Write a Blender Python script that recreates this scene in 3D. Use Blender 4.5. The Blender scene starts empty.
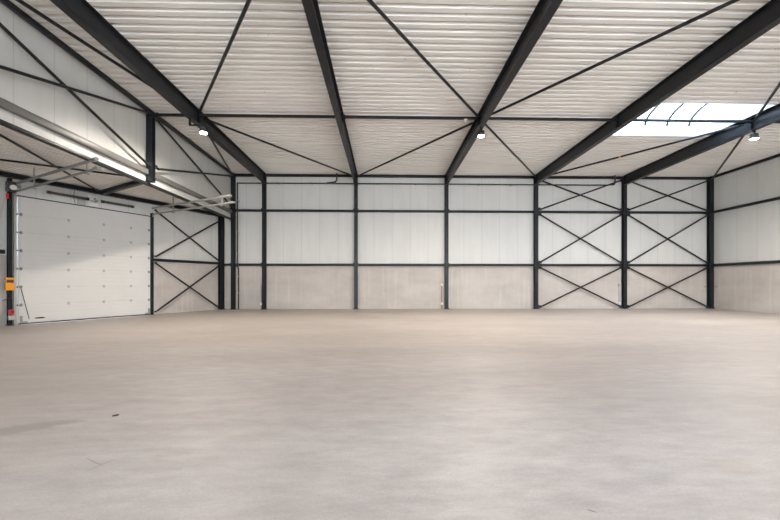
import bpy, bmesh, math, random
from mathutils import Vector, Matrix
random.seed(4)
scene = bpy.context.scene
C = scene.collection
V = Vector

# ------------------------------------------------------------------ materials
def mat(name, col, rough=.5, metal=0.0, spec=.5):
    m = bpy.data.materials.new(name); m.use_nodes = True
    b = m.node_tree.nodes['Principled BSDF']
    b.inputs['Base Color'].default_value = (*col, 1)
    b.inputs['Roughness'].default_value = rough
    b.inputs['Metallic'].default_value = metal
    b.inputs['Specular IOR Level'].default_value = spec
    return m

class N:
    def __init__(s, m):
        s.t = m.node_tree; s.b = s.t.nodes['Principled BSDF']
    def new(s, kind, **kw):
        n = s.t.nodes.new(kind)
        for k, v in kw.items(): setattr(n, k, v)
        return n
    def link(s, a, b): s.t.links.new(a, b)
    def coord(s): return s.new('ShaderNodeTexCoord').outputs['Object']
    def mapping(s, v, scale=(1, 1, 1), loc=(0, 0, 0), rot=(0, 0, 0)):
        n = s.new('ShaderNodeMapping'); n.inputs['Scale'].default_value = scale
        n.inputs['Location'].default_value = loc; n.inputs['Rotation'].default_value = rot
        s.link(v, n.inputs['Vector']); return n.outputs['Vector']
    def noise(s, v, scale, detail=4, rough=.55):
        n = s.new('ShaderNodeTexNoise'); n.inputs['Scale'].default_value = scale
        n.inputs['Detail'].default_value = detail; n.inputs['Roughness'].default_value = rough
        s.link(v, n.inputs['Vector']); return n.outputs['Fac']
    def ramp(s, f, stops):
        n = s.new('ShaderNodeValToRGB'); r = n.color_ramp
        while len(r.elements) < len(stops): r.elements.new(.5)
        for e, (p, c) in zip(r.elements, stops):
            e.position = p; e.color = (*c, 1) if not isinstance(c, (int, float)) else (c, c, c, 1)
        s.link(f, n.inputs['Fac']); return n.outputs['Color']
    def mix(s, f, a, b, mode='MIX'):
        n = s.new('ShaderNodeMix', data_type='RGBA', blend_type=mode)
        for sock, x in ((n.inputs['Factor'], f), (n.inputs['A'], a), (n.inputs['B'], b)):
            if isinstance(x, (int, float)): sock.default_value = x
            elif isinstance(x, tuple): sock.default_value = (*x, 1)
            else: s.link(x, sock)
        return n.outputs['Result']
    def math(s, op, a, b=0.0, c=0.0):
        n = s.new('ShaderNodeMath', operation=op)
        for i, x in enumerate((a, b, c)):
            if isinstance(x, (int, float)): n.inputs[i].default_value = x
            else: s.link(x, n.inputs[i])
        return n.outputs[0]
    def bump(s, h, strength=.2, dist=.01):
        n = s.new('ShaderNodeBump'); n.inputs['Strength'].default_value = strength
        n.inputs['Distance'].default_value = dist; s.link(h, n.inputs['Height'])
        s.link(n.outputs['Normal'], s.b.inputs['Normal'])

def steel_material():
    m = mat('anthracite_steel_paint', (.022, .024, .027), .34, 0, .2); n = N(m)
    f = n.noise(n.coord(), 3.0, 3)
    n.link(n.ramp(f, [(.3, (.014, .0155, .018)), (.7, (.021, .023, .026))]), n.b.inputs['Base Color'])
    n.link(n.ramp(f, [(.3, .28), (.7, .38)]), n.b.inputs['Roughness'])
    return m

def panel_material(pitch=1.0):
    # insulated sandwich panel: joint every metre along local X, fine micro-ribs between
    m = mat('white_sandwich_panel', (.6, .6, .575), .42); n = N(m)
    co = n.coord()
    sx = n.new('ShaderNodeSeparateXYZ'); n.link(co, sx.inputs[0]); x = sx.outputs['X']
    fr = n.math('FRACT', n.math('DIVIDE', x, pitch))
    d = n.math('ABSOLUTE', n.math('SUBTRACT', fr, .5))
    joint = n.math('LESS_THAN', d, .014)
    dirt = n.noise(n.mapping(co, (1.5, 1.5, .25)), 1.6, 4)
    base = n.ramp(dirt, [(.25, (.565, .57, .545)), (.75, (.625, .625, .60))])
    n.link(n.mix(joint, base, (.50, .50, .48)), n.b.inputs['Base Color'])
    rib = n.math('SINE', n.math('MULTIPLY', x, 2*math.pi/.1))
    h = n.math('SUBTRACT', n.math('MULTIPLY', rib, .25), n.math('MULTIPLY', joint, 3.0))
    n.bump(h, .35, .002)
    return m

def concrete_material(name, a, b, stain, rough, scale=1.0, spec=.4):
    m = mat(name, a, rough, 0, spec); n = N(m); co = n.coord()
    big = n.noise(n.mapping(co, (.5, .5, .9)), 1.2*scale, 5, .6)
    c = n.ramp(big, [(.32, a), (.68, b)])
    run = n.noise(n.mapping(co, (3.5, 3.5, .22)), 1.7, 3)         # runs down the cast face
    c = n.mix(n.ramp(run, [(.52, 0), (.8, .5)]), c, stain)
    fine = n.noise(co, 38, 3)
    c = n.mix(.16, c, n.ramp(fine, [(.35, .25), (.65, .75)]), 'OVERLAY')
    n.link(c, n.b.inputs['Base Color']); n.bump(fine, .12, .004)
    return m

def floor_material():
    m = mat('power_floated_concrete', (.47, .42, .37), .5, 0, .35); n = N(m); co = n.coord()
    warp = n.mapping(co, (.22, .6, 1), rot=(0, 0, .22))
    cloud = n.noise(warp, 1.1, 6, .6)
    c = n.ramp(cloud, [(.3, (.325, .284, .253)), (.5, (.362, .319, .287)), (.70, (.40, .357, .324))])
    swirl = n.noise(n.mapping(co, (.6, 1.6, 1), rot=(0, 0, -.35)), 3.4, 8, .7)
    c = n.mix(.45, c, n.ramp(swirl, [(.3, .28), (.7, .74)]), 'OVERLAY')
    pinkish = n.noise(n.mapping(co, (.4, .4, 1)), .8, 2)
    c = n.mix(n.ramp(pinkish, [(.45, 0), (.8, .35)]), c, (.36, .312, .275))
    fine = n.noise(co, 55, 4)
    c = n.mix(.18, c, n.ramp(fine, [(.3, .3), (.7, .7)]), 'OVERLAY')
    sx = n.new('ShaderNodeSeparateXYZ'); n.link(co, sx.inputs[0])
    def blot(cx, cy, rx, ry, rot, col, amt, edge=1.2):
        nonlocal c
        v = n.mapping(co, (1/rx, 1/ry, 0), (0, 0, 0))
        off = n.new('ShaderNodeVectorMath', operation='SUBTRACT'); n.link(co, off.inputs[0]); off.inputs[1].default_value = (cx, cy, 0)
        r = n.new('ShaderNodeVectorRotate', rotation_type='Z_AXIS'); n.link(off.outputs[0], r.inputs['Vector']); r.inputs['Angle'].default_value = rot
        sc = n.new('ShaderNodeVectorMath', operation='MULTIPLY'); n.link(r.outputs[0], sc.inputs[0]); sc.inputs[1].default_value = (1/rx, 1/ry, 0)
        ln = n.new('ShaderNodeVectorMath', operation='LENGTH'); n.link(sc.outputs[0], ln.inputs[0])
        w = n.math('ADD', ln.outputs['Value'], n.math('MULTIPLY', n.math('SUBTRACT', swirl, .5), edge))
        f = n.ramp(w, [(.55, amt), (1.0, 0)])
        c = n.mix(f, c, col)
    blot(-3.85, -16.15, .95, .17, -.5, (.225, .2, .17), .6)      # old damp mark
    blot(-7.2, -1.6, 2.2, .22, .05, (.245, .225, .2), .5)         # dark smear near the back wall
    blot(2.82, -16.9, .24, .16, .2, (.33, .26, .185), .28)         # sandy grit
    blot(1.35, -17.42, .035, .008, .6, (.10, .09, .08), .8, .3)    # rubber scuff
    blot(-2.35, -16.7, .16, .008, .5, (.15, .14, .12), .5, .4)
    blot(-2.25, -16.75, .008, .12, .4, (.15, .14, .12), .5, .4)
    n.link(c, n.b.inputs['Base Color'])
    n.link(n.ramp(swirl, [(.3, .42), (.7, .58)]), n.b.inputs['Roughness'])
    n.bump(n.math('ADD', fine, n.math('MULTIPLY', swirl, 2)), .06, .004)
    return m

def deck_material():
    m = mat('cream_coated_roof_deck', (.7, .69, .65), .55, 0, .3); n = N(m); co = n.coord()
    f = n.noise(n.mapping(co, (.5, .5, .5)), .8, 2)
    c = n.ramp(f, [(.3, (.745, .72, .685)), (.7, (.80, .79, .755))])
    sp = n.noise(co, 7, 1)
    c = n.mix(n.ramp(sp, [(.76, 0), (.79, .45)]), c, (.4, .36, .3))
    n.link(c, n.b.inputs['Base Color'])
    return m

def door_material():
    m = mat('white_door_panel', (.66, .655, .635), .4); n = N(m); co = n.coord()
    f = n.noise(n.mapping(co, (.6, .6, .6)), 1.5, 3)
    n.link(n.ramp(f, [(.3, (.64, .635, .615)), (.7, (.68, .675, .655))]), n.b.inputs['Base Color'])
    return m

def glazing_material():
    m = bpy.data.materials.new('opal_rooflight_glazing'); m.use_nodes = True
    t = m.node_tree; t.nodes.clear()
    o = t.nodes.new('ShaderNodeOutputMaterial'); mx = t.nodes.new('ShaderNodeMixShader')
    a = t.nodes.new('ShaderNodeBsdfTranslucent'); b = t.nodes.new('ShaderNodeBsdfTransparent')
    a.inputs['Color'].default_value = (.56, .59, .62, 1); b.inputs['Color'].default_value = (.55, .58, .60, 1)
    mx.inputs[0].default_value = .5
    t.links.new(a.outputs[0], mx.inputs[1]); t.links.new(b.outputs[0], mx.inputs[2]); t.links.new(mx.outputs[0], o.inputs[0])
    return m

def pane_material():
    m = bpy.data.materials.new('clear_window_glass'); m.use_nodes = True
    t = m.node_tree; t.nodes.clear()
    o = t.nodes.new('ShaderNodeOutputMaterial'); mx = t.nodes.new('ShaderNodeMixShader')
    a = t.nodes.new('ShaderNodeBsdfGlossy'); b = t.nodes.new('ShaderNodeBsdfTransparent')
    a.inputs['Roughness'].default_value = .02; mx.inputs[0].default_value = .06
    t.links.new(b.outputs[0], mx.inputs[1]); t.links.new(a.outputs[0], mx.inputs[2]); t.links.new(mx.outputs[0], o.inputs[0])
    return m
PANE = pane_material()

def emit(name, col, s):
    m = bpy.data.materials.new(name); m.use_nodes = True
    t = m.node_tree; t.nodes.clear()
    o = t.nodes.new('ShaderNodeOutputMaterial'); e = t.nodes.new('ShaderNodeEmission')
    e.inputs[0].default_value = (*col, 1); e.inputs[1].default_value = s
    t.links.new(e.outputs[0], o.inputs[0]); return m

STEEL = steel_material(); PANEL = panel_material()
PLINTH = concrete_material('cast_concrete_plinth', (.42, .385, .35), (.52, .485, .45), (.60, .58, .555), .75)
FLOOR = floor_material(); DECK = deck_material(); DOOR = door_material(); GLAZING = glazing_material()
FLASH = mat('white_flashing', (.62, .63, .63), .45)
GALV = mat('galvanised_steel', (.40, .40, .38), .4, .75)
HINGE = mat('pale_zinc_hinge', (.46, .455, .44), .45, .2)
GREYPAINT = mat('grey_steel_paint', (.13, .128, .12), .38, 0, .4)
GALVD = mat('dull_galvanised_steel', (.30, .30, .285), .45, .6)
BLACK = mat('black_rubber', (.012, .012, .012), .6)
PIPE = mat('black_pipe', (.018, .017, .016), .4)
ORANGE = mat('orange_plastic', (.85, .33, .012), .4)
RED = mat('red_plastic', (.6, .02, .015), .4)
WHITEP = mat('white_plastic', (.75, .74, .71), .4)
GREYP = mat('grey_plastic', (.42, .41, .39), .5)
DARKP = mat('dark_plastic', (.03, .03, .032), .5)
BRASS = mat('brown_conduit', (.33, .26, .19), .5)
SPRING = mat('oiled_spring_steel', (.10, .095, .085), .45, .5)
STONE = mat('dark_chip', (.06, .05, .045), .8)
LENS = emit('lamp_lens', (1, .9, .76), 120)

# ------------------------------------------------------------------ helpers
def box(bm, lo, hi, M=None, bev=0):
    lo, hi = V(lo), V(hi)
    r = bmesh.ops.create_cube(bm, size=1)
    T = Matrix.Translation((lo+hi)/2) @ Matrix.Diagonal((*(hi-lo), 1))
    bmesh.ops.transform(bm, matrix=T, verts=r['verts'])
    vs = r['verts']
    if bev:
        es = list({e for v in vs for e in v.link_edges})
        g = bmesh.ops.bevel(bm, geom=es, offset=bev, segments=2, affect='EDGES', profile=.5)
        vs = list({v for f in g['faces'] for v in f.verts} | {v for v in vs if v.is_valid})
    if M is not None: bmesh.ops.transform(bm, matrix=M, verts=vs)

def frame(a, b, up=V((0, 0, 1))):
    a, b = V(a), V(b); z = (b-a).normalized()
    if abs(z.dot(up)) > .99: up = V((0, 1, 0))
    x = up.cross(z).normalized(); y = z.cross(x)
    M = Matrix((x, y, z)).transposed().to_4x4(); M.translation = a
    return M, (b-a).length

def prism(bm, a, b, poly, up=V((0, 0, 1))):
    """extrude a 2-D outline (x sideways, y up) from a to b"""
    M, L = frame(a, b, up)
    r0 = [bm.verts.new(M @ V((x, y, 0))) for x, y in poly]; r1 = [bm.verts.new(M @ V((x, y, L))) for x, y in poly]
    n = len(poly)
    for i in range(n): bm.faces.new((r0[i], r0[(i+1) % n], r1[(i+1) % n], r1[i]))
    bm.faces.new(r0[::-1]); bm.faces.new(r1)

def ipoly(w, h, tf=.016, tw=.011):
    a, b, t = w/2, h/2, tw/2
    return [(-a, -b), (a, -b), (a, -b+tf), (t, -b+tf), (t, b-tf), (a, b-tf), (a, b), (-a, b), (-a, b-tf), (-t, b-tf), (-t, -b+tf), (-a, -b+tf)]
def rpoly(w, h, r=.02, seg=3):
    out = []
    for cx, cy, a0 in ((w/2-r, h/2-r, 0), (-w/2+r, h/2-r, 90), (-w/2+r, -h/2+r, 180), (w/2-r, -h/2+r, 270)):
        for k in range(seg+1):
            a = math.radians(a0+90*k/seg); out.append((cx+r*math.cos(a), cy+r*math.sin(a)))
    return out
def cpoly(r, n=14): return [(r*math.cos(2*math.pi*k/n), r*math.sin(2*math.pi*k/n)) for k in range(n)]
def tube(bm, pts, r, n=10):
    for a, b in zip(pts, pts[1:]):
        prism(bm, a, b, cpoly(r, n))
    for p in pts[1:-1]:
        g = bmesh.ops.create_uvsphere(bm, u_segments=n, v_segments=6, radius=r); bmesh.ops.translate(bm, vec=p, verts=g['verts'])
def disc(bm, a, b, r, n=20): prism(bm, a, b, cpoly(r, n))

def mesh_obj(name, bm, m, parent=None, origin=None, smooth=True):
    bmesh.ops.recalc_face_normals(bm, faces=bm.faces)
    o_ = V(origin) if origin is not None else (parent.location if parent is not None and parent.type == 'EMPTY' else None)
    if parent is not None:
        q, base = parent, V()
        M = Matrix.Identity(4)
        chain = []
        while q is not None: chain.append(q); q = q.parent
        for q in reversed(chain): M = M @ q.matrix_basis
        bmesh.ops.transform(bm, matrix=M.inverted(), verts=bm.verts)
    elif origin is not None:
        bmesh.ops.translate(bm, vec=-V(origin), verts=bm.verts)
    me = bpy.data.meshes.new(name); bm.to_mesh(me); bm.free()
    me.materials.append(m)
    if smooth:
        for p in me.polygons: p.use_smooth = True
        me.set_sharp_from_angle(angle=math.radians(32))
    o = bpy.data.objects.new(name, me); C.objects.link(o)
    if parent is not None: o.parent = parent
    elif origin is not None: o.location = origin
    return o
def tag(o, label, cat, group=None, kind='thing'):
    o['label'] = label; o['category'] = cat; o['kind'] = kind
    if group: o['group'] = group
    return o
def thing(name, label, cat, loc, group=None):
    o = bpy.data.objects.new(name, None); C.objects.link(o); o.empty_display_size = .1
    o.location = loc
    return tag(o, label, cat, group)
def struct(o, label=None):
    o['kind'] = 'structure'
    if label: o['label'] = label
    return o
B = bmesh.new

# ------------------------------------------------------------------ layout
CX = [-8.07, -6.394, -1.394, 3.606, 8.606, 13.606, 18.53]      # steel lines along the back wall
BACK = .16                                                     # inner face of the back cladding
ZD = 7.42                                                      # underside of the roof deck
XL, XR = -8.20, 18.66                                          # side wall faces
YF = -29.0                                                     # wall behind the viewpoint
HL, HM, HT = 2.44, 5.40, 7.31
BAY = -6.95
FALL = .0125                                                    # the roof falls gently toward the back wall
def rz(y): return ZD+FALL*max(0, -y)
SKEW = .0075                                                   # the beams run a touch off square to the back wall
def bx(i, y): return CX[i]+(SKEW*y if 0 < i < 6 else 0)
A = math.atan2(.4786, .878)
P0 = V((-8.75, .02, 0)); DS = V((-.4786, -.878, 0)); NI = V((.878, -.4786, 0))
WM = Matrix((DS, NI, V((0, 0, 1)))).transposed().to_4x4(); WM.translation = P0
def W(s, t, z): return WM @ V((s, t, z))

# ------------------------------------------------------------------ floor
bm = B(); box(bm, (-26, YF-.3, -.2), (19.2, .6, 0)); struct(mesh_obj('floor', bm, FLOOR), 'pale power-floated concrete floor')

# ------------------------------------------------------------------ roof deck with rooflight openings
SKY = [(8.95, 13.32, -7.9, -5.28), (8.95, 13.15, -22.4, -19.8), (-1.15, 3.15, -22.4, -19.8)]
def deck(bm, x0, x1, y0, y1, z, pitch=.25, d=.09, phase=0.0, M=None):
    k = math.floor((y0-phase)/pitch)
    pts = []
    while phase+k*pitch < y1+pitch:
        b = phase+k*pitch
        pts += [(b, z), (b+.125, z), (b+.155, z+d), (b+.22, z+d)]
        k += 1
    def zi(y):
        for (a, za), (b, zb) in zip(pts, pts[1:]):
            if a <= y <= b and b > a: return za+(zb-za)*(y-a)/(b-a)
        return z
    prof = [(y0, zi(y0))]+[p for p in pts if y0+1e-4 < p[0] < y1-1e-4]+[(y1, zi(y1))]
    T = M or Matrix.Identity(4)
    prev = None
    for y, zz in prof:
        f = rz(y)-ZD if M is None else 0
        cur = (bm.verts.new(T @ V((x0, y, zz+f))), bm.verts.new(T @ V((x1, y, zz+f))))
        if prev: bm.faces.new((prev[0], prev[1], cur[1], cur[0]))
        prev = cur
bm = B()
cuts = sorted({YF-.1, .3} | {s[2] for s in SKY} | {s[3] for s in SKY})
for ya, yb in zip(cuts, cuts[1:]):
    x = XL-.1
    for s in sorted(s for s in SKY if s[2] <= ya+.01 and s[3] >= yb-.01):
        deck(bm, x, s[0], ya, yb, ZD); x = s[1]
    deck(bm, x, XR+.1, ya, yb, ZD)
struct(mesh_obj('ceiling', bm, DECK, smooth=False), 'cream corrugated steel roof deck')

# lower deck over the door bay at the left
bm = B()
deck(bm, -2.0, 16.0, -.2, 12.5, 5.2, M=WM)
geo = bm.verts[:]+bm.edges[:]+bm.faces[:]
bmesh.ops.bisect_plane(bm, geom=geo, plane_co=(XL-.05, 0, 0), plane_no=(1, 0, 0), clear_outer=True)
geo = bm.verts[:]+bm.edges[:]+bm.faces[:]
bmesh.ops.bisect_plane(bm, geom=geo, plane_co=(0, .3, 0), plane_no=(0, 1, 0), clear_outer=True)
geo = bm.verts[:]+bm.edges[:]+bm.faces[:]
bmesh.ops.bisect_plane(bm, geom=geo, plane_co=(0, -16.0, 0), plane_no=(0, -1, 0), clear_outer=True)
struct(mesh_obj('ceiling_low', bm, DECK, smooth=False), 'low corrugated ceiling above the door bay')

# ------------------------------------------------------------------ walls (local X runs along each wall so panel joints stay upright)
def wall(name, p, q, z0, z1, thick, m, side, parent=None, label=None, holes=()):
    """upright slab from p to q in plan; thickness goes to the given side (+1 = left of p->q)"""
    p, q = V((*p, 0)), V((*q, 0)); L = (q-p).length; d = (q-p)/L
    n = V((-d.y, d.x, 0))
    M = Matrix((d, n, V((0, 0, 1)))).transposed().to_4x4(); M.translation = p
    bm = B()
    t0, t1 = (0, thick) if side > 0 else (-thick, 0)
    x = 0
    for h0, h1, hz in sorted(holes):
        box(bm, (x, t0, z0), (h0, t1, z1)); 
        if hz < z1: box(bm, (h0, t0, hz), (h1, t1, z1))
        x = h1
    box(bm, (x, t0, z0), (L, t1, z1))
    me = bpy.data.meshes.new(name); bm.to_mesh(me); bm.free(); me.materials.append(m)
    o = bpy.data.objects.new(name, me); C.objects.link(o)
    o.matrix_world = M if parent is None else parent.matrix_world.inverted() @ M
    if parent is not None: o.parent = parent; o.matrix_basis = parent.matrix_world.inverted() @ M
    else: struct(o, label)
    return o
ZP = 2.40                                                       # top of the concrete plinth
def clad(name, p, q, z0, z1, side, label, plinth=True, holes=()):
    o = wall(name, p, q, ZP if plinth else z0, z1, .14, PANEL, side, label=label, holes=holes)
    if plinth:
        c = wall('plinth', p, q, 0, ZP, .14, PLINTH, side, parent=o, holes=holes); c['label'] = 'bare concrete plinth'
    return o
clad('wall_back', (-8.9, BACK), (19.0, BACK), 0, 7.6, 1, 'white panel wall over a concrete plinth at the back')
clad('wall_right', (XR, BACK), (XR, YF), 0, 8.05, 1, 'white panel wall over a concrete plinth on the right')
clad('wall_left', (XL, YF), (XL, BACK), 4.95, 8.05, 1, 'white panel wall above the low door bay', plinth=False)
wf = wall('wall_front', (XR+.2, YF), (XL-.2, YF), 0, 8.05, .14, PANEL, 1, label='white panel wall behind the viewpoint, with glazing added for daylight',
     holes=tuple((1.2+k*5.0, 5.8+k*5.0, 5.6) for k in range(5)))
for k in range(5):                                             # unseen glazed front, added behind the viewpoint as a daylight source
    xa, xb = XR+.2-(5.8+k*5.0), XR+.2-(1.2+k*5.0)
    wn = bpy.data.objects.new(f'window_{k+1}', None); C.objects.link(wn); wn.location = ((xa+xb)/2, YF-.07, 0); struct(wn, 'tall glazed bay added behind the viewpoint for daylight')
    bm = B()
    for x in (xa, (xa+xb)/2-.03, xb-.06): box(bm, (x, YF-.11, 0), (x+.06, YF-.03, 5.6))
    for z in (0, 2.6, 5.54): box(bm, (xa, YF-.105, z), (xb, YF-.035, z+.06))
    mesh_obj('window_frame', bm, STEEL, wn, smooth=False)
    bm = B(); box(bm, (xa, YF-.075, .03), (xb, YF-.065, 5.57)); mesh_obj('pane', bm, PANE, wn, smooth=False)
clad('wall_left_rear', (XL, YF), (XL, -15.95), 0, 4.95, 1, 'white panel wall over a concrete plinth, rear left')
clad('wall_left_return', (XL-.2, -15.9), (-18, -15.9), 0, 5.5, 1, 'panel wall closing the door bay')
# wall with the door: runs at an angle to the rest
a0, a1 = W(19.0, -.06, 0), W(-.3, -.06, 0)
L_ = 19.3
clad('wall_left_door', (a0.x, a0.y), (a1.x, a1.y), 0, 5.6, 1, 'angled panel wall over a concrete plinth around the door',
     holes=((19.0-7.9, 19.0-3.74, 4.40),))

# ------------------------------------------------------------------ steel frame
def imember(name, a, b, w, h, label, cat, group, tf=.016, tw=.011, up=V((0, 0, 1)), plates=True, origin=None):
    bm = B(); prism(bm, a, b, ipoly(w, h, tf, tw), up)
    o = mesh_obj(name, bm, STEEL, origin=origin or a, smooth=False)
    tag(o, label, cat, group)
    if plates:                                                   # bolted end plates as their own part
        M, L = frame(a, b, up)
        for e in (0, L):
            z0, z1 = (e+.001, e+.02) if e == 0 else (e-.02, e-.001)
            pb = B(); box(pb, (-w/2-.004, -h/2-.012, z0), (w/2+.004, h/2-.001, z1), M)
            for sx in (-1, 1):
                for fy in (-.36, 0, .36):
                    disc(pb, M @ V((sx*w*.33, fy*h, z0-.016)), M @ V((sx*w*.33, fy*h, z1+.016)), .016, 8)
            mesh_obj('end_plate', pb, STEEL, o, smooth=False)
    return o
def square_tube(name, a, b, w, h, label, cat, group, r=.02, cleats=True):
    bm = B(); prism(bm, a, b, rpoly(w, h, r))
    o = mesh_obj(name, bm, STEEL, origin=a); tag(o, label, cat, group)
    if cleats:
        M, L = frame(a, b)
        for e in (.0, L-.012):
            pb = B(); box(pb, (-w*.5-.01, -h*.5-.03, e), (w*.5+.01, h*.5, e+.012), M); mesh_obj('end_cleat', pb, STEEL, o, smooth=False)
    return o

ordin = ['first', 'second', 'third', 'fourth', 'fifth', 'sixth', 'seventh']
# columns on the back wall
CW, CH = .19, .2
labels = ['dark steel column in the main back left corner, beside the tall black pipe',
          'dark steel column right of the tall black pipe, a short conduit at its foot',
          'dark steel column on the back wall with no conduit or cross bracing beside it',
          'dark steel column mid back wall, short conduit at its foot, plain bays on both sides',
          'dark steel column where the plain back wall bays end and the cross bracing starts',
          'dark steel column between the two cross braced bays of the back wall',
          'dark steel column in the back right corner']
cols = []
for i, x in enumerate(CX):
    w = .24 if i in (6,) else CW
    c = imember('steel_column', (x, .04, 0), (x, .04, ZD-.005), w, CH, labels[i], 'column', 'steel columns of the back wall', up=V((0, 1, 0)), plates=False)
    bp = B(); box(bp, (x-(.125 if i == 0 else .16), -.11, 0), (x+(.125 if i == 6 else .16), .155, .022))
    for sx in (-.105, .105): disc(bp, (x+sx, -.085, .02), (x+sx, -.085, .055), .016, 8)
    mesh_obj('base_plate', bp, STEEL, c, smooth=False)
    if i < 6 or True:
        for z in (HL, HM):
            pb = B(); box(pb, (max(x-w/2-.05, XL+.005), -.085, z-.1), (min(x+w/2+.05, XR-.005), -.066, z+.1)); mesh_obj('splice_plate', pb, STEEL, c, smooth=False)
# columns of the door bay
def wcol(s, t, z1, w, label, name='steel_column', wy=.2):
    a = W(s, t, 0); b = W(s, t, z1)
    bm = B(); prism(bm, a, b, ipoly(w, wy, .014, .01), up=NI)
    o = mesh_obj(name, bm, STEEL, origin=a, smooth=False); tag(o, label, 'column', 'steel columns of the door bay')
    bp = B(); box(bp, (s-w/2-.04, t-wy/2-.0, 0), (s+w/2+.04, t+wy/2+.04, .022), WM); mesh_obj('base_plate', bp, STEEL, o, smooth=False)
    return o
wcol(.02, .09, 5.04, .24, 'black steel column at the inner end of the cross braced angled wall')
wcol(8.2, .04, 5.0, .1, 'black steel column left of the door, carrying the orange control box', wy=.14)
# hung post over the door bay
imember('steel_post', (-8.07, BAY, 4.98), (-8.07, BAY, rz(BAY)-.2), .2, .2, 'dark steel post standing on the grey header beam high on the left wall', 'post', 'posts above the low door bay', up=V((0, 1, 0)))
imember('steel_post', (-8.07, 2*BAY, 4.98), (-8.07, 2*BAY, rz(2*BAY)-.2), .2, .2, 'dark steel post on the left wall nearest the viewpoint', 'post', 'posts above the low door bay', up=V((0, 1, 0)))

# main roof beams
bl = ['leftmost of the deep dark roof beams, a floodlight under it',
      'second deep dark roof beam from the left, no floodlight beneath it',
      'deep dark roof beam right of the middle with a floodlight under it',
      'deep dark roof beam running along the left end of the rooflight',
      'deep dark roof beam at the right end of the rooflight, a floodlight under it']
RB = .5
for k, x in enumerate(CX[1:6]):
    o = imember('roof_beam', (x, -.06, rz(.06)-RB/2-.004), (bx(k+1, YF), YF+.02, rz(YF)-RB/2-.004), .2, RB, bl[k], 'beam', 'main roof beams', tf=.018, tw=.012)
    for yy in (BAY, 2*BAY, 3*BAY):                               # web stiffeners where the struts meet the beam
        sb = B(); q = bx(k+1, yy); box(sb, (q-.095, yy-.008, rz(yy)-RB+.014), (q+.095, yy+.008, rz(yy)-.024)); mesh_obj('stiffener', sb, STEEL, o, smooth=False)
square_tube('edge_beam', (CX[0], -.06, ZD-.072), (CX[0], YF+.02, rz(YF)-.072), .11, .13, 'dark steel edge beam along the top of the left wall', 'beam', 'edge beams under the roof deck')
square_tube('edge_beam', (CX[6], -.06, ZD-.072), (CX[6], YF+.02, rz(YF)-.072), .11, .13, 'dark steel edge beam along the top of the right wall', 'beam', 'edge beams under the roof deck')

bays = ['the narrow bay in the back left corner', 'the wide bay beside the tall black pipe', 'the middle bay of the back wall',
        'the plain bay left of the cross bracing', 'the first cross braced bay', 'the cross braced bay in the back right corner']
for i in range(6):
    x0, x1 = CX[i]+.1, CX[i+1]-.1
    square_tube('wall_rail', (x0, .06, HT+.02), (x1, .06, HT+.02), .1, .14, f'dark top rail in {bays[i]}', 'rail', 'top rails of the back wall')
    square_tube('wall_rail', (x0, .06, HM), (x1, .06, HM), .12, .13, f'dark middle rail of {bays[i]}', 'rail', 'middle rails of the back wall', r=.03)
    square_tube('wall_rail', (x0, .06, HL), (x1, .06, HL), .12, .13, f'dark plinth rail in {bays[i]}', 'rail', 'lower rails of the back wall', r=.03)
square_tube('wall_rail', (-8.6, .06, HL), (CX[0]-.1, .06, HL), .1, .12, 'short dark rail between the two far left corner columns', 'rail', 'lower rails of the back wall')
# right wall rails
square_tube('wall_rail', (CX[6]+.04, -.08, HM), (CX[6]+.04, YF+.1, HM), .12, .14, 'dark rail running along the middle of the right wall', 'rail', 'rails of the right wall', r=.03)
square_tube('wall_rail', (CX[6]+.04, -.08, HL), (CX[6]+.04, YF+.1, HL), .12, .14, 'dark rail along the concrete plinth of the right wall', 'rail', 'rails of the right wall', r=.03)

# roof struts across the beams
sl = ['short dark roof strut between the left wall post and the first roof beam', 'dark roof strut between the two leftmost roof beams',
      'dark roof strut in the middle of the ceiling carrying the small white detector', 'dark roof strut between the middle floodlight and the rooflight beam',
      'slim roof strut crossing below the rooflight', 'dark roof strut between the right floodlight and the right wall']
def strut(y, labels_, grp):
    for i in range(6):
        a = (bx(i, y)+(.1 if i == 0 else .012), y, rz(y)-.17); b = (bx(i+1, y)-(.08 if i == 5 else .012), y, rz(y)-.17)
        bm = B(); prism(bm, a, b, rpoly(.09, .09, .015)); o = mesh_obj('roof_strut', bm, STEEL, origin=a)
        tag(o, labels_[i], 'strut', grp)
        for p, q in ((V(a), V(b)), (V(b), V(a))):
            d = (q-p).normalized(); pb = B(); lo = p+d*.01; hi = p+d*.16
            box(pb, (min(lo.x, hi.x), y-.008, rz(y)-.25), (max(lo.x, hi.x), y+.008, rz(y)-.09)); mesh_obj('end_plate', pb, STEEL, o, smooth=False)
strut(BAY, sl, 'roof struts across the beams')
strut(2*BAY, [f'dark roof strut behind the viewpoint between the {ordin[i]} pair of beams from the left' for i in range(6)], 'roof struts above the viewpoint')

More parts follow.
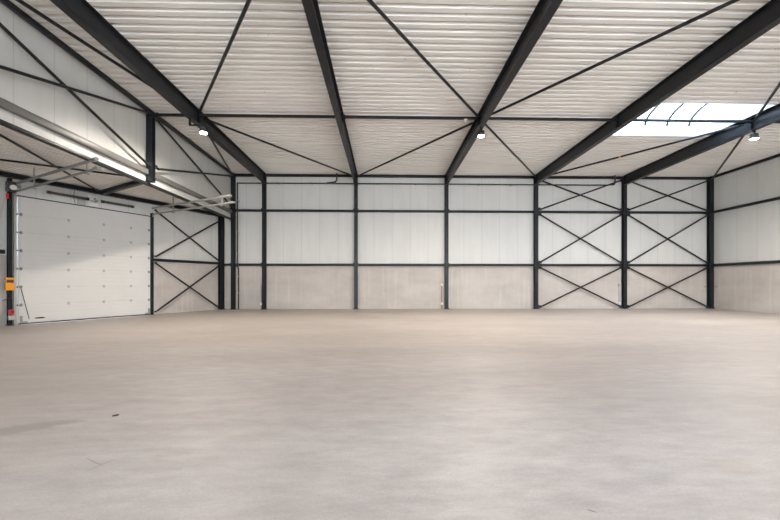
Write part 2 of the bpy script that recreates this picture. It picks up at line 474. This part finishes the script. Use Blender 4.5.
# diagonal roof braces
def brace(a, b, label, group, r=.042, tagbit=False):
    a, b = V(a), V(b); d = (b-a).normalized()
    bm = B(); prism(bm, a+d*.28, b-d*.28, cpoly(r)); o = mesh_obj('roof_brace', bm, STEEL, origin=(a+b)/2)
    tag(o, label, 'brace', group)
    for p, dd in ((a, d), (b, -d)):
        M, L = frame(p+dd*.1, p+dd*.4); pb = B(); box(pb, (-.05, -.007, 0), (.05, .007, L), M); mesh_obj('end_plate', pb, STEEL, o, smooth=False)
    return o
def nd(i, y): return (bx(i, y)+(0 if 0 < i < 6 else (.06 if i == 0 else -.06)), y, rz(y)-.2)
def off(p, q, k=.12):
    p, q = V(p), V(q); d = (q-p).normalized(); return p+d*k, q-d*k
far = [(1, 0, 'roof brace from the left floodlight beam into the back left corner'), (1, 2, 'roof brace from the left floodlight beam to the foot of the second roof beam'),
       (3, 2, 'roof brace from the middle floodlight toward the left down to the back wall'), (3, 4, 'roof brace from the middle floodlight toward the right down to the back wall'),
       (5, 4, 'long slim roof brace passing below the rooflight to the back wall'), (5, 6, 'roof brace from the right floodlight into the back right corner')]
near = [(1, 0, 'roof brace from the left floodlight beam out over the left wall'), (1, 2, 'steep roof brace rising between the two leftmost roof beams'),
        (3, 2, 'roof brace rising left from the middle floodlight overhead'), (3, 4, 'roof brace rising right from the middle floodlight overhead'),
        (5, 4, 'roof brace rising steeply right beside the right end of the rooflight'), (5, 6, 'roof brace running to the right wall above the right floodlight')]
for i, j, l in far:
    o = brace(*off(nd(i, BAY), nd(j, -.12)), 'dark '+l, 'roof braces next to the back wall')
    if (i, j) == (5, 4):
        a, b = V(nd(i, BAY)), V(nd(j, -.12)); d = (b-a).normalized(); p = a+(b-a)*((a.y+3.43)/(a.y-b.y))
        tb = B(); disc(tb, p-d*.05, p+d*.05, .047, 14); t = mesh_obj('tape_band', tb, ORANGE, o); t['label'] = 'orange tape band'
for i, j, l in near:
    if (i, j) == (5, 4): brace(*off(nd(5, BAY), nd(4, 2*BAY)), 'dark '+l, 'roof braces overhead')
    else: brace(*off(nd(i, BAY), nd(j, 2*BAY)), 'dark '+l, 'roof braces overhead')

# cross bracing
def xbrace(name, p00, p10, p01, p11, n, label, group, r=.04, gus=.2, depth=.035):
    """p00 low left, p10 low right, p01 top left, p11 top right; n points into the room"""
    n = V(n); ps = [V(p) for p in (p00, p10, p01, p11)]
    c = sum(ps, V())/4
    t = thing(name, label, 'cross brace', c, group)
    for (a, b), o in (((ps[0], ps[3]), depth), ((ps[1], ps[2]), -depth)):
        d = (b-a).normalized(); bm = B(); prism(bm, a+d*.12+n*o, b-d*.12+n*o, cpoly(r)); mesh_obj('diagonal_bar', bm, STEEL, t)
    right = (ps[1]-ps[0]).normalized()
    for p in ps:
        sx = 1 if (c-p).dot(right) > 0 else -1; sz = 1 if c.z > p.z else -1
        bm = B(); u = right*sx*gus; v = V((0, 0, 1))*sz*gus*.75; w = n*.006
        poly = [p, p+u, p+u*.95+v*.6, p+u*.55+v, p+v]
        lo = [bm.verts.new(q-w) for q in poly]; hi = [bm.verts.new(q+w) for q in poly]
        bm.faces.new(lo); bm.faces.new(hi[::-1])
        for k in range(5): bm.faces.new((lo[k], lo[(k+1) % 5], hi[(k+1) % 5], hi[k]))
        mesh_obj('gusset_plate', bm, STEEL, t, smooth=False)
    return t
tiers = [(.06, HL-.08, 'bottom', 'over the concrete plinth'), (HL+.08, HM-.08, 'middle', 'between the two rails'), (HM+.08, HT-.1, 'top', 'under the roof deck')]
for i, nm in ((4, 'in the bay left of the right end bay, back wall'), (5, 'beside the back right corner, back wall')):
    for z0, z1, t, wh in tiers:
        x0, x1 = CX[i]+.1, CX[i+1]-.1
        xbrace('cross_brace', (x0, -.01, z0), (x1, -.01, z0), (x0, -.01, z1), (x1, -.01, z1), (0, -1, 0),
               f'{t} dark cross brace {nm}', 'cross braces of the back wall')
for z0, z1, l in ((.1, 2.4, 'dark steel cross brace over the concrete plinth right of the door'), (2.62, 4.8, 'dark cross brace on the white panels right of the door, above the rail')):
    xbrace('cross_brace', W(3.53, .14, z0), W(.16, .14, z0), W(3.53, .14, z1), W(.16, .14, z1), NI, l, 'cross braces right of the door', r=.04, gus=.11)
xbrace('cross_brace', (-7.98, BAY+.1, 5.48), (-7.98, -.1, 5.48), (-7.98, BAY+.1, 7.32), (-7.98, -.1, 7.22), (1, 0, 0), 'long flat cross brace high on the left wall, beyond the post', 'cross braces of the upper left wall')
xbrace('cross_brace', (-7.98, 2*BAY+.1, 5.48), (-7.98, BAY-.1, 5.48), (-7.98, 2*BAY+.1, 7.42), (-7.98, BAY-.1, 7.32), (1, 0, 0), 'long flat cross brace high on the left wall, nearer than the post', 'cross braces of the upper left wall')

# header beam over the door bay, with the rim of the low roof below it
square_tube('header_beam', (-8.135, -.08, 5.31), (-8.135, -15.9, 5.31), .1, .19, 'grey steel header beam along the left wall above the low door bay', 'beam', 'beams of the door bay').data.materials[0] = GREYPAINT
square_tube('rim_beam', (-8.15, -.02, 4.90), (-8.15, -15.9, 4.90), .09, .11, 'slim dark rim beam under the white strip at the edge of the low ceiling', 'beam', 'beams of the door bay')
o = imember('door_wall_beam', W(.14, .1, 5.10), W(17.4, .1, 5.10), .16, .16, 'black steel beam along the top of the angled wall over the door', 'beam', 'beams of the door bay')
o = imember('cross_beam', W(5.56, .16, 5.09), (-8.36, BAY+.10, 5.05), .14, .16, 'dark beam under the low ceiling from above the door to the post', 'beam', 'beams of the door bay')
o = imember('cross_beam', W(12.0, .16, 5.09), (-8.36, 2*BAY+.1, 5.05), .14, .16, 'dark beam under the low ceiling nearest the viewpoint', 'beam', 'beams of the door bay')
brace(W(5.7, .25, 5.1), (-8.4, 2*BAY+.35, 5.1), 'thin dark brace under the low ceiling, running from above the door toward the viewpoint', 'braces under the low ceiling', .032)
brace(W(11.8, .25, 5.12), (-8.4, BAY-.05, 5.12), 'thin dark brace under the low ceiling, reaching the foot of the post', 'braces under the low ceiling', .032)
# rails on the angled wall
def wrail(s0, s1, z, label):
    bm = B(); prism(bm, W(s0, .03, z), W(s1, .03, z), rpoly(.12, .13, .03)); o = mesh_obj('wall_rail', bm, STEEL, origin=W(s0, .03, z)); tag(o, label, 'rail', 'rails of the angled door wall')
wrail(.14, 3.5, 2.5, 'dark rail on the concrete plinth right of the door')
wrail(8.32, 16.5, 2.5, 'dark rail on the concrete plinth left of the door')
# ------------------------------------------------------------------ overhead door
S0, S1, ZT = 3.66, 7.98, 4.45
door = bpy.data.objects.new('door_1', None); C.objects.link(door); door.location = W((S0+S1)/2, 0, 0); struct(door, 'closed white sectional overhead door')
sec = (ZT-.05)/7
for k in range(7):
    z0 = .05+k*sec; z1 = z0+sec
    bm = B()
    prof = [(0, z0), (.030, z0), (.040, z0+.012)]
    for f in (.25, .5, .75):                                    # shallow micro-grooves across each section
        zc = z0+sec*f; prof += [(.040, zc-.010), (.036, zc-.004), (.036, zc+.004), (.040, zc+.010)]
    prof += [(.040, z1-.012), (.030, z1), (0, z1)]
    r0 = [bm.verts.new(WM @ V((S0, t, z))) for t, z in prof]; r1 = [bm.verts.new(WM @ V((S1, t, z))) for t, z in prof]
    n_ = len(prof)
    for i in range(n_): bm.faces.new((r0[i], r0[(i+1) % n_], r1[(i+1) % n_], r1[i]))
    bm.faces.new(r0[::-1]); bm.faces.new(r1)
    p = mesh_obj('door_section', bm, DOOR, door, smooth=False)
    for s in (S0, S1):                                          # end caps with rollers
        sg = 1 if s == S0 else -1
        eb = B(); box(eb, (min(s, s+sg*.07), .0402, z0+.01), (max(s, s+sg*.07), .044, z1-.01), WM); mesh_obj('end_cap', eb, FLASH, p, smooth=False)
    if k < 6:
        zj = z1+.004
        for j, s in enumerate((S0+.06, 4.45, 5.45, 6.6, S1-.06)):
            hb = B(); edge = j in (0, 4)
            box(hb, (s-.035, .041, zj-.055), (s+.035, .052, zj+.055), WM)
            disc(hb, W(s-.04, .056, zj), W(s+.04, .056, zj), .013, 10)
            h = mesh_obj('hinge', hb, HINGE if not edge else GALVD, p)
            if edge:
                sg = -1 if j == 0 else 1
                rb = B(); tube(rb, [W(s, .07, zj), W(s+sg*.12, .07, zj)], .009, 8); disc(rb, W(s+sg*.09, .07, zj), W(s+sg*.12, .07, zj), .028, 14)
                mesh_obj('roller', rb, DARKP, p)
bm = B(); box(bm, (S0, -.005, .006), (S1, .045, .052), WM); mesh_obj('bottom_seal', bm, BLACK, door, smooth=False)
bm = B(); box(bm, (S0-.03, .0, ZT-.006), (S1+.03, .035, ZT+.035), WM); mesh_obj('top_seal', bm, BLACK, door, smooth=False)
bm = B()
g = bmesh.ops.create_uvsphere(bm, u_segments=20, v_segments=10, radius=1)
bmesh.ops.transform(bm, matrix=WM @ Matrix.Translation((7.42, .04, .2)) @ Matrix.Diagonal((.15, .02, .028, 1)), verts=g['verts'])
mesh_obj('grip_recess', bm, DARKP, door)
for s, sg in ((S1-.13, 1), (S0+.12, -1)):                       # bottom brackets and lift cables
    bm = B(); box(bm, (s-.09, .04, .05), (s+.09, .075, .11), WM); box(bm, (s+sg*.03, .04, .05), (s+sg*.1, .06, .3), WM); mesh_obj('bottom_bracket', bm, GALVD, door, smooth=False)
bm = B(); tube(bm, [W(7.93, .09, 1.25), W(7.72, .09, .18)], .012, 8); mesh_obj('slack_arm', bm, DARKP, door)

def track(s, sgn, name, label, tend, m, mv):
    t = thing(name, label, 'door track', W(s, .08, 0), 'tracks of the overhead door')
    bm = B()                                                   # upright angle
    box(bm, (s-.035, .03, 0), (s+.035, .10, 4.62), WM); box(bm, (s-.05*(sgn > 0), -.02, 0), (s+.05*(sgn < 0), .035, 4.62), WM)
    mesh_obj('upright_track', bm, mv, t, smooth=False)
    bm = B()                                                   # curve then horizontal lower rail
    pts = [W(s, .08, 4.45)]+[W(s, .08+.12*(1-math.cos(a)), 4.45+.12*math.sin(a)) for a in (.5, 1.0, math.pi/2)]
    pts += [W(s, tend+.35, 4.57)]
    for a, b in zip(pts, pts[1:]): prism(bm, a, b, rpoly(.05, .06, .012, 2))
    mesh_obj('running_rail', bm, m, t)
    bm = B(); prism(bm, W(s, .05, 4.84), W(s, tend, 4.84), rpoly(.055, .075, .012, 2)); mesh_obj('upper_rail', bm, m, t)
    for tt in (1.6, tend-.35):
        hb = B(); box(hb, (s-.012, tt-.03, 4.5), (s+.012, tt+.03, 4.94 if tt > 2 else 5.18), WM); box(hb, (s-.05, tt-.05, 4.49), (s+.05, tt+.05, 4.52), WM)
        mesh_obj('hanger', hb, GALV, t, smooth=False)
    sb = B(); disc(sb, W(s, tend-.05, 4.84), W(s, tend+.16, 4.84), .055, 16); mesh_obj('spring_buffer', sb, GALVD, t)
    sb = B(); box(sb, (s-.07, tend+.1, 4.535), (s+.07, tend+.34, 4.60), WM, .006)
    for k in (-1, 1): disc(sb, W(s+k*.05, tend+.2, 4.6), W(s+k*.05, tend+.2, 4.635), .014, 8)
    mesh_obj('end_stop', sb, GALV, t)
    return t
track(8.08, 1, 'door_track', 'galvanised door track left of the overhead door, reaching into the hall at its top', 5.35, GALVD, GALV)
track(3.57, -1, 'door_track', 'galvanised door track right of the overhead door, ending near the back left corner', 5.1, GALV, STEEL)

# torsion springs above the door
def spring(s0, s1, label):
    t = thing('torsion_spring', label, 'spring', W((s0+s1)/2, .16, 4.74), 'torsion springs above the door')
    bm = B(); n = int(abs(s1-s0)/.012); pr = []
    nseg = 10
    turns = int(abs(s1-s0)/.03)
    prev = None
    for k in range(turns*nseg+1):
        a = 2*math.pi*k/nseg; s = s0+(s1-s0)*k/(turns*nseg); ring = []
        c = V((s, .16+.045*math.cos(a), 4.74+.045*math.sin(a))); rad = V((0, math.cos(a), math.sin(a))); ax = V((1, 0, 0))
        ring = [bm.verts.new(WM @ (c+rad*.011*math.cos(b)+ax*.0145*math.sin(b))) for b in (0, math.pi/2, math.pi, 1.5*math.pi)]
        if prev:
            for i in range(4): bm.faces.new((prev[i], prev[(i+1) % 4], ring[(i+1) % 4], ring[i]))
        prev = ring
    mesh_obj('coil', bm, SPRING, t)
    bm = B(); disc(bm, W(s0-.06, .16, 4.74), W(s1+.06, .16, 4.74), .016, 12); mesh_obj('shaft', bm, GALVD, t)
    for e in (s0, s1):
        bm = B(); disc(bm, W(e-.045, .16, 4.74), W(e+.045, .16, 4.74), .058, 16); mesh_obj('end_cone', bm, DARKP, t)
spring(6.06, 7.22, 'dark torsion spring above the door, left of the white bracket plate')
spring(4.45, 5.55, 'dark torsion spring above the door, right of the white bracket plate')
t = thing('bearing_bracket', 'white bracket plate between the two springs above the door', 'bracket', W(5.82, .0, 4.74))
bm = B(); box(bm, (5.66, -.02, 4.53), (5.98, .035, 4.95), WM, .006); mesh_obj('plate', bm, WHITEP, t)
bm = B(); box(bm, (5.72, .035, 4.70), (5.92, .21, 4.71), WM); box(bm, (5.8, .12, 4.66), (5.84, .2, 4.82), WM); mesh_obj('bearing_arm', bm, GALV, t, smooth=False)
bm = B(); box(bm, (6.05, -.02, 4.50), (6.32, .03, 4.72), WM, .006); tag(mesh_obj('mounting_board', bm, GREYP, origin=W(6.2, 0, 4.5)), 'beige mounting board behind the left spring, beside the white bracket plate', 'board')
bm = B(); tube(bm, [W(6.42, .04, 5.0), W(6.45, .04, 4.75), W(6.40, .04, 4.5)], .01, 8); tag(mesh_obj('hanging_cable', bm, DARKP, origin=W(6.42, .04, 4.5)), 'short black cable hanging behind the left spring over the door', 'cable')

# operator, pull handle and control box left of the door
t = thing('door_operator', 'black chain operator at the top of the column left of the door', 'door opener', W(8.2, .2, 4.5))
bm = B(); box(bm, (8.125, .16, 4.52), (8.34, .34, 4.86), WM, .015); mesh_obj('motor_body', bm, DARKP, t)
bm = B(); disc(bm, W(8.2, .34, 4.66), W(8.2, .385, 4.66), .085, 20); mesh_obj('chain_wheel', bm, WHITEP, t)
bm = B(); disc(bm, W(7.97, .2, 4.74), W(8.1, .2, 4.74), .05, 16); disc(bm, W(7.98, .2, 4.74), W(8.0, .2, 4.74), .075, 20); mesh_obj('cable_drum', bm, GALVD, t)
t = thing('pull_handle', 'red emergency pull handle on a cord, upper left of the door', 'handle', W(8.32, .27, 4.35))
bm = B(); prism(bm, W(8.32, .27, 4.27), W(8.32, .27, 4.44), [(-.035, -.015), (.035, -.015), (.035, .015), (-.035, .015)]); mesh_obj('grip', bm, RED, t)
bm = B(); tube(bm, [W(8.32, .27, 4.44), W(8.30, .27, 4.56)], .008, 6); mesh_obj('cord', bm, DARKP, t)
bm = B(); tube(bm, [W(8.39, .27, 4.27), W(8.47, .1, 3.4), W(8.52, .05, 2.6)], .006, 6); mesh_obj('cord', bm, GREYP, t)
t = thing('control_box', 'orange door control box on the black column left of the door', 'control box', W(8.24, .17, 1.2))
bm = B(); box(bm, (8.13, .115, 1.2), (8.34, .21, 1.53), WM, .012); mesh_obj('housing', bm, ORANGE, t)
bm = B(); box(bm, (8.12, .115, 1.55), (8.35, .23, 1.63), WM, .012); mesh_obj('lid', bm, ORANGE, t)
bm = B(); box(bm, (8.15, .2, 1.46), (8.32, .218, 1.548), WM); disc(bm, W(8.2, .21, 1.48), W(8.2, .235, 1.48), .03, 14); k = mesh_obj('key_panel', bm, DARKP, t); k['label'] = 'dark key panel'
bm = B(); tube(bm, [W(8.3, .17, 1.2), W(8.31, .17, 1.1), W(8.22, .2, 1.07), W(8.2, .18, .95), W(8.4, .16, .86)], .012, 8); mesh_obj('cable', bm, DARKP, t)
t = thing('power_switch', 'red and black switch low on the column left of the door', 'switch', W(8.2, .17, .28))
bm = B(); box(bm, (8.14, .115, .38), (8.26, .25, .55), WM, .01); mesh_obj('switch_body', bm, RED, t)
bm = B(); disc(bm, W(8.2, .25, .47), W(8.2, .285, .47), .035, 14); mesh_obj('rotary_knob', bm, DARKP, t)
bm = B(); box(bm, (8.13, .115, .2), (8.27, .24, .345), WM, .01); k = mesh_obj('socket', bm, GREYP, t); k['label'] = 'grey plug socket'

# ------------------------------------------------------------------ services on the back wall
t = thing('pipe_run', 'thin black pipe running along the top of the back wall and down the left corner', 'pipe', (-7.78, -.14, 0))
yp = -.14
bm = B(); tube(bm, [(-7.78, .02, .0), (-7.78, .02, 2.22), (-7.78, yp, 2.34), (-7.78, yp, 6.84)], .036, 10); mesh_obj('downpipe', bm, PIPE, t)
bm = B(); tube(bm, [(-7.78, yp, 6.84), (-2.72, yp, 6.86), (12.55, yp, 6.86), (12.86, yp, 6.90)], .034, 10); mesh_obj('top_run', bm, PIPE, t)
bm = B(); tube(bm, [(-2.75, yp, 6.9), (-2.5, yp, 6.94), (-2.42, yp, 7.05), (-2.42, yp, 7.40)], .042, 10); tube(bm, [(-2.95, yp, 6.88), (-2.7, yp, 6.91)], .042, 10); mesh_obj('riser', bm, PIPE, t)
bm = B(); tube(bm, [(12.82, yp, 6.87), (12.93, yp, 6.93), (12.95, yp, 7.02), (12.95, yp, 7.40)], .042, 10); mesh_obj('riser', bm, PIPE, t)
for z in (.9, 1.8, 3.0, 4.2, 5.9): 
    bm = B(); y_ = .02 if z < 2.3 else yp
    disc(bm, (-7.78, y_, z-.02), (-7.78, y_, z+.02), .052, 12); box(bm, (-7.795, y_, z-.015), (-7.765, .159, z+.015)); mesh_obj('pipe_clip', bm, GREYP, t)
for x in (-5.6, -3.8, -.2, 1.9, 5.4, 7.2, 10.4):
    bm = B(); disc(bm, (x-.02, yp, 6.86), (x+.02, yp, 6.86), .038, 12); box(bm, (x-.012, yp, 6.85), (x+.012, .159, 6.87)); mesh_obj('pipe_clip', bm, PIPE, t)
for x, l, m in ((-6.58, 'short brown conduit at the foot of the column right of the tall black pipe', BRASS),
             (3.36, 'short brown conduit with two sockets at the foot of the mid wall column', BRASS),
             (13.37, 'short grey conduit at the foot of the column between the cross braced bays', GREYP)):
    t = thing('conduit', l, 'conduit', (x, .12, 0), 'short conduits on the concrete plinth')
    bm = B(); tube(bm, [(x, .12, .0), (x, .12, 1.3)], .03, 10); mesh_obj('tube', bm, m, t)
    bm = B(); box(bm, (x-.055, .07, 1.28), (x+.055, .158, 1.40), None, .01); mesh_obj('junction_box', bm, WHITEP if x == 3.36 else GREYP, t)
    bm = B(); box(bm, (x-.05, .06, .22), (x+.05, .158, .36), None, .01); mesh_obj('socket', bm, WHITEP, t)
for x, y, l in ((18.36, -.0, 'small grey cable clip left of the back right corner column'),):
    bm = B(); box(bm, (18.30, .1, 1.2), (18.37, .158, 1.27), None, .006); tag(mesh_obj('cable_clip', bm, GREYP, origin=(18.33, .12, 1.2)), l, 'clip')
bm = B(); box(bm, (18.6, -.22, 1.19), (18.658, -.12, 1.27), None, .006); tag(mesh_obj('cable_clip', bm, GREYP, origin=(18.63, -.17, 1.2)), 'small grey cable clip right of the back right corner column', 'clip')

# smoke detector under the middle strut
t = thing('smoke_detector', 'small round white detector under the middle roof strut', 'detector', (3.02, BAY, 7.29))
bm = B(); disc(bm, (3.02, BAY, 7.29), (3.02, BAY, 7.255), .075, 20); mesh_obj('base', bm, WHITEP, t)
bm = B(); g = bmesh.ops.create_uvsphere(bm, u_segments=20, v_segments=10, radius=1); bmesh.ops.transform(bm, matrix=Matrix.Translation((3.02, BAY, 7.25)) @ Matrix.Diagonal((.06, .06, .045, 1)), verts=g['verts']); mesh_obj('dome', bm, WHITEP, t)

# dark chip on the floor
bm = B(); g = bmesh.ops.create_icosphere(bm, subdivisions=2, radius=1)
for v in g['verts']: v.co *= 1+random.uniform(-.18, .18)
bmesh.ops.transform(bm, matrix=Matrix.Translation((-2.92, -15.68, .006)) @ Matrix.Rotation(.6, 4, 'Z') @ Matrix.Diagonal((.03, .018, .008, 1)), verts=g['verts'])
tag(mesh_obj('stone_chip', bm, STONE, origin=(-2.92, -15.68, 0)), 'small dark chip lying alone on the concrete floor', 'chip')

# ------------------------------------------------------------------ rooflights
def rooflight(x0, x1, y0, y1, label, grp):
    t = thing('rooflight', label, 'skylight', ((x0+x1)/2, (y0+y1)/2, rz((y0+y1)/2)), grp)
    zb = rz(y1)-.012; zc = rz((y0+y1)/2)+.42
    bm = B(); th = .05
    for lo, hi in (((x0-th, y0-th, zb), (x1+th, y0, zc)), ((x0-th, y1, zb), (x1+th, y1+th, zc)), ((x0-th, y0, zb), (x0, y1, zc)), ((x1, y0, zb), (x1+th, y1, zc))): box(bm, lo, hi)
    mesh_obj('curb', bm, FLASH, t, smooth=False)
    bm = B(); n = 20; rise = .55; yc = (y0+y1)/2; hw = (y1-y0)/2
    def arc(k): a = math.pi*k/n; return yc-hw*math.cos(a), zc+rise*math.sin(a)
    prev = None
    for k in range(n+1):
        y, z = arc(k); cur = (bm.verts.new((x0, y, z)), bm.verts.new((x1, y, z)))
        if prev: bm.faces.new((prev[0], prev[1], cur[1], cur[0]))
        prev = cur
    for x in (x0, x1): bm.faces.new([bm.verts.new((x, *arc(k))) for k in range(n+1)])
    mesh_obj('glazing', bm, GLAZING, t)
    x = x0+.92
    while x < x1-.2:
        bm = B()
        for k in range(n):
            a, b = arc(k), arc(k+1); prism(bm, (x, a[0], a[1]-.03), (x, b[0], b[1]-.03), [(-.03, -.035), (.03, -.035), (.03, .035), (-.03, .035)], up=V((1, 0, 0)))
        mesh_obj('glazing_bar', bm, STEEL, t, smooth=False); x += .92
for k, s in enumerate(SKY):
    rooflight(*s, ['white barrel rooflight over the right side of the hall', 'added white barrel rooflight behind the viewpoint on the right', 'added white barrel rooflight behind the viewpoint in the middle'][k], 'barrel rooflights in the roof')  # the two behind the viewpoint are unseen, added to let in more daylight

# ------------------------------------------------------------------ floodlights
LAMP_W = 1000
def flood(x, y, z, label, grp, power=LAMP_W):
    t = thing('floodlight', label, 'floodlight', (x, y, z), grp)
    bm = B()
    prism(bm, (x, y, z+.09), (x, y, z+.20), cpoly(.09, 24)); prism(bm, (x, y, z+.02), (x, y, z+.10), cpoly(.125, 28))
    for k in range(8):
        a = math.pi*k/4; d = V((math.cos(a), math.sin(a), 0)); p = V((x, y, z+.1))+d*.085
        prism(bm, p, p+V((0, 0, .09)), [(-.03, -.004), (.03, -.004), (.03, .004), (-.03, .004)], up=V((-d.y, d.x, 0)))
    mesh_obj('housing', bm, DARKP, t)
    bm = B(); prism(bm, (x, y, z+.005), (x, y, z+.022), cpoly(.105, 28)); mesh_obj('lens', bm, LENS, t)
    xb = min((bx(i, y) for i in range(1, 6)), key=lambda q: abs(q-x)); bm = B(); zt = rz(y)-RB-.006
    box(bm, (xb-.03, y-.03, z+.29), (xb+.03, y+.03, zt)); box(bm, (min(x, xb)-.03, y-.03, z+.25), (max(x, xb)+.03, y+.03, z+.29)); box(bm, (x-.02, y-.02, z+.18), (x+.02, y+.02, z+.25))
    mesh_obj('bracket', bm, STEEL, t, smooth=False)
    ld = bpy.data.lights.new('flood_lamp', 'SPOT'); ld.energy = power; ld.color = (1, .91, .81); ld.shadow_soft_size = .12
    ld.spot_size = math.radians(174); ld.spot_blend = 1.0
    lo = bpy.data.objects.new('lamp', ld); C.objects.link(lo); lo.parent = t; lo.location = (0, 0, -.14)
    return t
ZL = 6.68
flood(-6.0, -7.45, 6.5, 'round floodlight under the leftmost roof beam', 'floodlights under the roof beams', LAMP_W*.7)
flood(3.57, -6.98, ZL, 'round floodlight under the beam right of the middle', 'floodlights under the roof beams')
flood(13.57, -6.98, ZL, 'round floodlight under the beam at the right end of the rooflight', 'floodlights under the roof beams')
for y, l in ((3.0*BAY, 'added behind the viewpoint'),):  # unseen rear row of floodlights, added as extra light sources
    for x, s in ((CX[1], 'on the left'), (CX[3], 'in the middle'), (CX[5], 'on the right')):
        flood(x, y, ZL, f'round floodlight {l} {s}', 'added floodlights out of view', LAMP_W*.2)

# ------------------------------------------------------------------ world, camera, view
w = bpy.data.worlds.new('overcast_sky'); scene.world = w; w.use_nodes = True
bg = w.node_tree.nodes['Background']; bg.inputs[1].default_value = 5.5
tc = w.node_tree.nodes.new('ShaderNodeTexCoord'); sp = w.node_tree.nodes.new('ShaderNodeSeparateXYZ'); rp = w.node_tree.nodes.new('ShaderNodeValToRGB')
w.node_tree.links.new(tc.outputs['Generated'], sp.inputs[0]); w.node_tree.links.new(sp.outputs['Z'], rp.inputs['Fac']); w.node_tree.links.new(rp.outputs['Color'], bg.inputs[0])
rp.color_ramp.elements[0].position = .15; rp.color_ramp.elements[0].color = (.90, .94, 1, 1)      # bright haze low down, bluer overhead
rp.color_ramp.elements[1].position = .75; rp.color_ramp.elements[1].color = (.85, 1.15, 1.55, 1)

cd = bpy.data.cameras.new('camera'); cam = bpy.data.objects.new('camera', cd); C.objects.link(cam)
cam.location = (0, -19.685, 1.4655); cam.rotation_euler = (math.pi/2, 0, -.0243)
cd.sensor_width = 36; cd.lens = 358/780*36; cd.shift_y = (282.476-260)/780; cd.clip_end = 200; cd.clip_start = .05
scene.camera = cam
scene.view_settings.view_transform = 'Standard'; scene.view_settings.look = 'None'
scene.view_settings.gamma = 1; scene.view_settings.use_curve_mapping = False
scene.view_settings.exposure = 1.22
try:
    cy = scene.cycles
    cy.max_bounces = 12; cy.diffuse_bounces = 9; cy.glossy_bounces = 4; cy.transparent_max_bounces = 8
    cy.caustics_reflective = False; cy.caustics_refractive = False; cy.sample_clamp_indirect = 6
    cy.use_denoising = True; cy.denoising_prefilter = 'ACCURATE'
except Exception: pass
